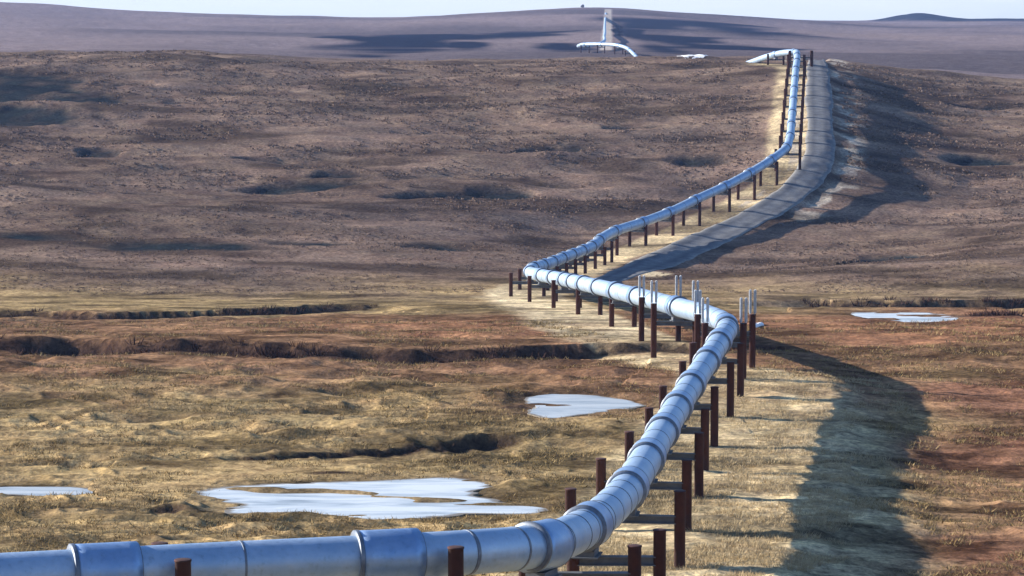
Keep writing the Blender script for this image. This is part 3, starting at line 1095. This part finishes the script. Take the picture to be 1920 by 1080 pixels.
# thin joint bands between the clamps
js = []
for a in (-80, 450, 870, 960):
    js.append(s_of_px(a))
js += [s_of_px(1040), s_of_Y(86.3), s_of_Y(88), s_of_Y(91.7), s_of_Y(94), s_of_Y(96.5)]
for i in range(len(NEAR) - 1):
    a, b = s_of_Y(NEAR[i][0]), s_of_Y(NEAR[i + 1][0])
    js += [a + (b - a) * .5]
js += [s_of_Y(98.8), s_of_Y(167), s_of_Y(169), s_of_Y(173), s_of_Y(175)]
js += [s_of_Y(y) for y in (180, 194, 213, 237, 258, 279, 292, 300, 311, 325, 338, 352, 370, 382, 394, 406, 417, 428, 439, 449, 475, 502, 532)]
for q in js:
    ring_part('joint_band', q - .04, q + .04, PR + .016, M_BAND)


# ------------------------------------------------------------------ plants
def blades(X, Y, Z, hgt, nb, spread, wid, lean, seed):
    r = np.random.default_rng(seed)
    N = len(X)
    n = N * nb
    x = np.repeat(X, nb); y = np.repeat(Y, nb); z = np.repeat(Z, nb); h = np.repeat(hgt, nb)
    a = r.random(n) * 2 * math.pi
    rad = spread * h * np.sqrt(r.random(n))
    bx = x + rad * np.cos(a); by = y + rad * np.sin(a)
    h = h * (.55 + .6 * r.random(n))
    la = a + r.normal(0, .6, n)
    l = lean * h * (.3 + r.random(n))
    w = wid * h * (.7 + .6 * r.random(n))
    wa = r.random(n) * math.pi
    V = np.empty((n, 3, 3))
    V[:, 0] = np.stack([bx - w * np.cos(wa), by - w * np.sin(wa), z - .05], 1)
    V[:, 1] = np.stack([bx + w * np.cos(wa), by + w * np.sin(wa), z - .05], 1)
    V[:, 2] = np.stack([bx + l * np.cos(la), by + l * np.sin(la), z + h], 1)
    tint = np.repeat(np.clip(np.repeat(r.random(N), nb) * .6 + r.random(n) * .4, 0, 1), 3)
    return V.reshape(-1, 3), tint


def clumps(X, Y, Z, size, nf, flat, seed, leaf=.34):
    """low shrubs: a dome of small leaf cards"""
    r = np.random.default_rng(seed)
    N = len(X); n = N * nf
    s = np.repeat(size, nf)
    d = r.normal(0, 1, (n, 3)); d /= np.linalg.norm(d, axis=1)[:, None]
    d[:, 2] = np.abs(d[:, 2]) * flat
    rr = s * (.45 + .55 * r.random(n))
    c = np.stack([np.repeat(X, nf), np.repeat(Y, nf), np.repeat(Z, nf)], 1) + d * rr[:, None]
    e1 = r.normal(0, 1, (n, 3)); e2 = r.normal(0, 1, (n, 3))
    e1 /= np.linalg.norm(e1, axis=1)[:, None]; e2 /= np.linalg.norm(e2, axis=1)[:, None]
    k = (s * leaf)[:, None]
    V = np.stack([c - e1 * k, c + e1 * k * .6 + e2 * k * .8, c - e2 * k], 1)
    tint = np.repeat(np.clip(np.repeat(r.random(N), nf) * .65 + r.random(n) * .35, 0, 1), 3)
    return V.reshape(-1, 3), tint


def plant_obj(name, V, tint, mat, label, cat):
    T = np.arange(len(V)).reshape(-1, 3)
    o = fast_mesh(name, V, T, mat)
    at_ = o.data.attributes.new('tint', 'FLOAT', 'POINT')
    at_.data.foreach_set('value', tint.astype(np.float32))
    return tag(o, label, cat, kind='stuff')


def scatter(n, y0, y1, seed, pxa=-120, pxb=2040, power=1.0):
    r = np.random.default_rng(seed)
    inv = r.random(n)
    Y = (y0 ** power + inv * (y1 ** power - y0 ** power)) ** (1 / power)
    px = pxa + r.random(n) * (pxb - pxa)
    X = (px - 960) / F * Y
    return X, Y


def field(n, y0, y1, seed, **kw):
    X, Y = scatter(n, y0, y1, seed, **kw)
    z, m = land(X, Y, np.full(len(X), .1), True)
    return X, Y, z, m


MG1 = mat_plant('dry_grass', (.27, .20, .11), (.44, .34, .20), (.60, .49, .31))
MG2 = mat_plant('sedge', (.13, .092, .045), (.26, .185, .088), (.40, .30, .15))
MG3 = mat_plant('dwarf_birch', (.105, .072, .056), (.18, .126, .098), (.25, .185, .145))
MG4 = mat_plant('willow_twigs', (.022, .014, .014), (.060, .036, .031), (.12, .070, .055))

# straw grass of the corridor
X, Y, Z, m = field(80000, 62, 175, 3, pxa=900, pxb=1800, power=-.3)
lim = np.where(m['side'] > 0, 12, 3.2)
k = (m['dp'] < lim * (.8 + .3 * fbm(X, Y, 4, 2, 8))) & (m['ice'] < .3) & (m['gul'] < .4) & (fbm(X, Y, 3, 2, 81) > -.35)
V, t = blades(X[k], Y[k], Z[k], .07 + .17 * rng.random(k.sum()) ** 2, 12, 1.3, .07, 1.1, 5)
plant_obj('dry_grass', V, t, MG1, 'straw-coloured dry grass on the pad beside the near pipe run', 'grass')
# sedge tussocks of the plain
X, Y, Z, m = field(80000, 80, 230, 4, power=-.6)
k = (m['dp'] > np.where((m['side'] > 0) & (Y < 172), 11 + 2 * fbm(X, Y, 5, 2, 9), 2.8)) & (m['ice'] < .3 + .7 * rng.random(len(X))) & (m['drd'] > .5) & (m['gul'] < .6) & (fbm(X, Y, 4, 2, 82) > -.1)
V, t = blades(X[k], Y[k], Z[k], (.05 + .09 * rng.random(k.sum()) ** 2) * (1 + Y[k] / 260), 7, 1.9, .15, 1.5, 6)
plant_obj('sedge_tussocks', V, t, MG2, 'ochre sedge tussocks over the flat tundra plain', 'sedge')
# dwarf birch on the slopes
X, Y, Z, m = field(52000, 300, 640, 5, power=.4)
k = (m['dp'] > 6) & (m['drd'] > 2) & (m['hol'] < .35) & (fbm(X, Y, 12, 3, 83) > -.15)
V, t = clumps(X[k], Y[k], Z[k], (.3 + .45 * rng.random(k.sum()) ** 2) * (.45 + .55 * sstep(320, 480, Y[k])), 9, .5, 7)
plant_obj('dwarf_birch', V, t, MG3, 'low mauve-brown dwarf birch covering the hillside', 'shrubs')
# dark willow scrub in the gullies and hollows
X, Y, Z, m = field(260000, 85, 640, 6, power=-.6)
k = m['gul'] * (.75 + .6 * fbm(X, Y, 4, 3, 91)) > np.where((Y > 215) & (X > 20), .1, .35) + .9 * rng.random(len(X))
k &= (m['dp'] > 2.2)
k &= (Y > 165) | (rng.random(len(X)) < .45)
hh = (.12 + .38 * rng.random(k.sum()) ** 1.5) * (.55 + .6 * m['gul'][k]) * (1 + Y[k] / 700) * (.35 + .65 * sstep(140, 185, Y[k])) * (1 + .15 * ((Y[k] > 215) & (X[k] > 20)))
V, t = blades(X[k], Y[k], Z[k] - .1, hh, 22, 1.3, .085, .8, 8)
plant_obj('willow_scrub', V, t, MG4, 'dark bare willow scrub lining the creek banks and hollows', 'shrubs')

# ------------------------------------------------------------------ small distant things
def rock(px, py, Y, r, label, group=None):
    c = at(px, py, Y)
    import bmesh
    bm = bmesh.new()
    bmesh.ops.create_icosphere(bm, subdivisions=3, radius=1)
    for v in bm.verts:
        d = 1 + .25 * math.sin(v.co.x * 3.1 + 1) * math.cos(v.co.y * 2.7) + .12 * math.sin(v.co.z * 7 + v.co.x * 5)
        v.co = Vector((v.co.x * d * r * 1.2, v.co.y * d * r, v.co.z * d * r * .8))
    me = bpy.data.meshes.new('boulder'); bm.to_mesh(me); bm.free()
    me.materials.append(M_ROCK)
    o = bpy.data.objects.new('boulder', me); COL.objects.link(o)
    o.location = (c[0], c[1], ground_at(c[0], c[1]) + r * .4)
    return tag(o, label, 'rock', group)


rock(1092, 17, 2380, 1.7, 'small dark rock on the skyline left of the far pipeline')

# ------------------------------------------------------------------ haze
mh = bpy.data.materials.new('haze_air'); mh.use_nodes = True
nt = mh.node_tree; nt.nodes.clear()
out = nt.nodes.new('ShaderNodeOutputMaterial')
pv = nt.nodes.new('ShaderNodeVolumePrincipled')
pv.inputs['Color'].default_value = (.36, .53, 1.0, 1)
pv.inputs['Density'].default_value = .00008
pv.inputs['Anisotropy'].default_value = .2
nt.links.new(pv.outputs[0], out.inputs['Volume'])
mb = MB()
zs = np.array([c[2] for c in ground.bound_box])
lo, hi = float(zs.min()) - 12, max(float(zs.max()) + 12, CZ + 20)
mb.box((0, 2850, (lo + hi) / 2), (1, 0, 0), (0, 1, 0), (0, 0, 1), 9500, 2900, (hi - lo) / 2)
hz = mb.build('haze', mh)
tag(hz, 'thin blue air haze over the whole valley', 'haze', kind='stuff')

# ------------------------------------------------------------------ light
SUN_EL, SUN_AZ = 20.5, 14.0            # azimuth: degrees behind pure left
sv = Vector((-math.cos(R(SUN_AZ)) * math.cos(R(SUN_EL)), math.sin(R(SUN_AZ)) * math.cos(R(SUN_EL)), math.sin(R(SUN_EL))))
sun = bpy.data.lights.new('sun', 'SUN')
sun.energy = 4.8; sun.angle = R(.55); sun.color = (1.0, .92, .80)
so = bpy.data.objects.new('sun', sun); COL.objects.link(so)
so.rotation_euler = sv.to_track_quat('Z', 'Y').to_euler()
so.location = (-200, 50, 200)
w = bpy.data.worlds.new('World'); SC.world = w; w.use_nodes = True
nt = w.node_tree
bg = nt.nodes['Background']
sky = nt.nodes.new('ShaderNodeTexSky')
sky.sky_type = 'NISHITA'; sky.sun_disc = False
sky.sun_elevation = R(SUN_EL)
sky.sun_rotation = math.atan2(sv.x, sv.y)
sky.air_density = 1.0; sky.dust_density = .5; sky.ozone_density = 5.0
# a bank of thin white cloud lies along the horizon
tc = nt.nodes.new('ShaderNodeTexCoord')
sep = nt.nodes.new('ShaderNodeSeparateXYZ'); nt.links.new(tc.outputs['Generated'], sep.inputs[0])
mpn = nt.nodes.new('ShaderNodeMapping'); mpn.inputs['Scale'].default_value = (3, 3, 40)
nt.links.new(tc.outputs['Generated'], mpn.inputs['Vector'])
cn = noise(nt, 2.0, 5, .55, mpn.outputs[0])
el = nt.nodes.new('ShaderNodeMapRange'); el.inputs[1].default_value = .03; el.inputs[2].default_value = .16
el.inputs[3].default_value = .95; el.inputs[4].default_value = 0
nt.links.new(sep.outputs['Z'], el.inputs[0])
cr = nt.nodes.new('ShaderNodeMapRange'); cr.inputs[1].default_value = .25; cr.inputs[2].default_value = .6
cr.inputs[3].default_value = .55
nt.links.new(cn.outputs['Fac'], cr.inputs[0])
mm = nt.nodes.new('ShaderNodeMath'); mm.operation = 'MULTIPLY'
nt.links.new(el.outputs[0], mm.inputs[0]); nt.links.new(cr.outputs[0], mm.inputs[1])
nt.links.new(mixc(nt, 'MIX', mm.outputs[0], sky.outputs[0], (4.5, 4.8, 5.2)), bg.inputs[0])
bg.inputs[1].default_value = .095
SC.view_settings.view_transform = 'Standard'
SC.view_settings.look = 'None'
SC.view_settings.exposure = 1.2
SC.view_settings.gamma = 1
SC.cycles.max_bounces = 6
SC.cycles.volume_bounces = 0
SC.cycles.use_denoising = True
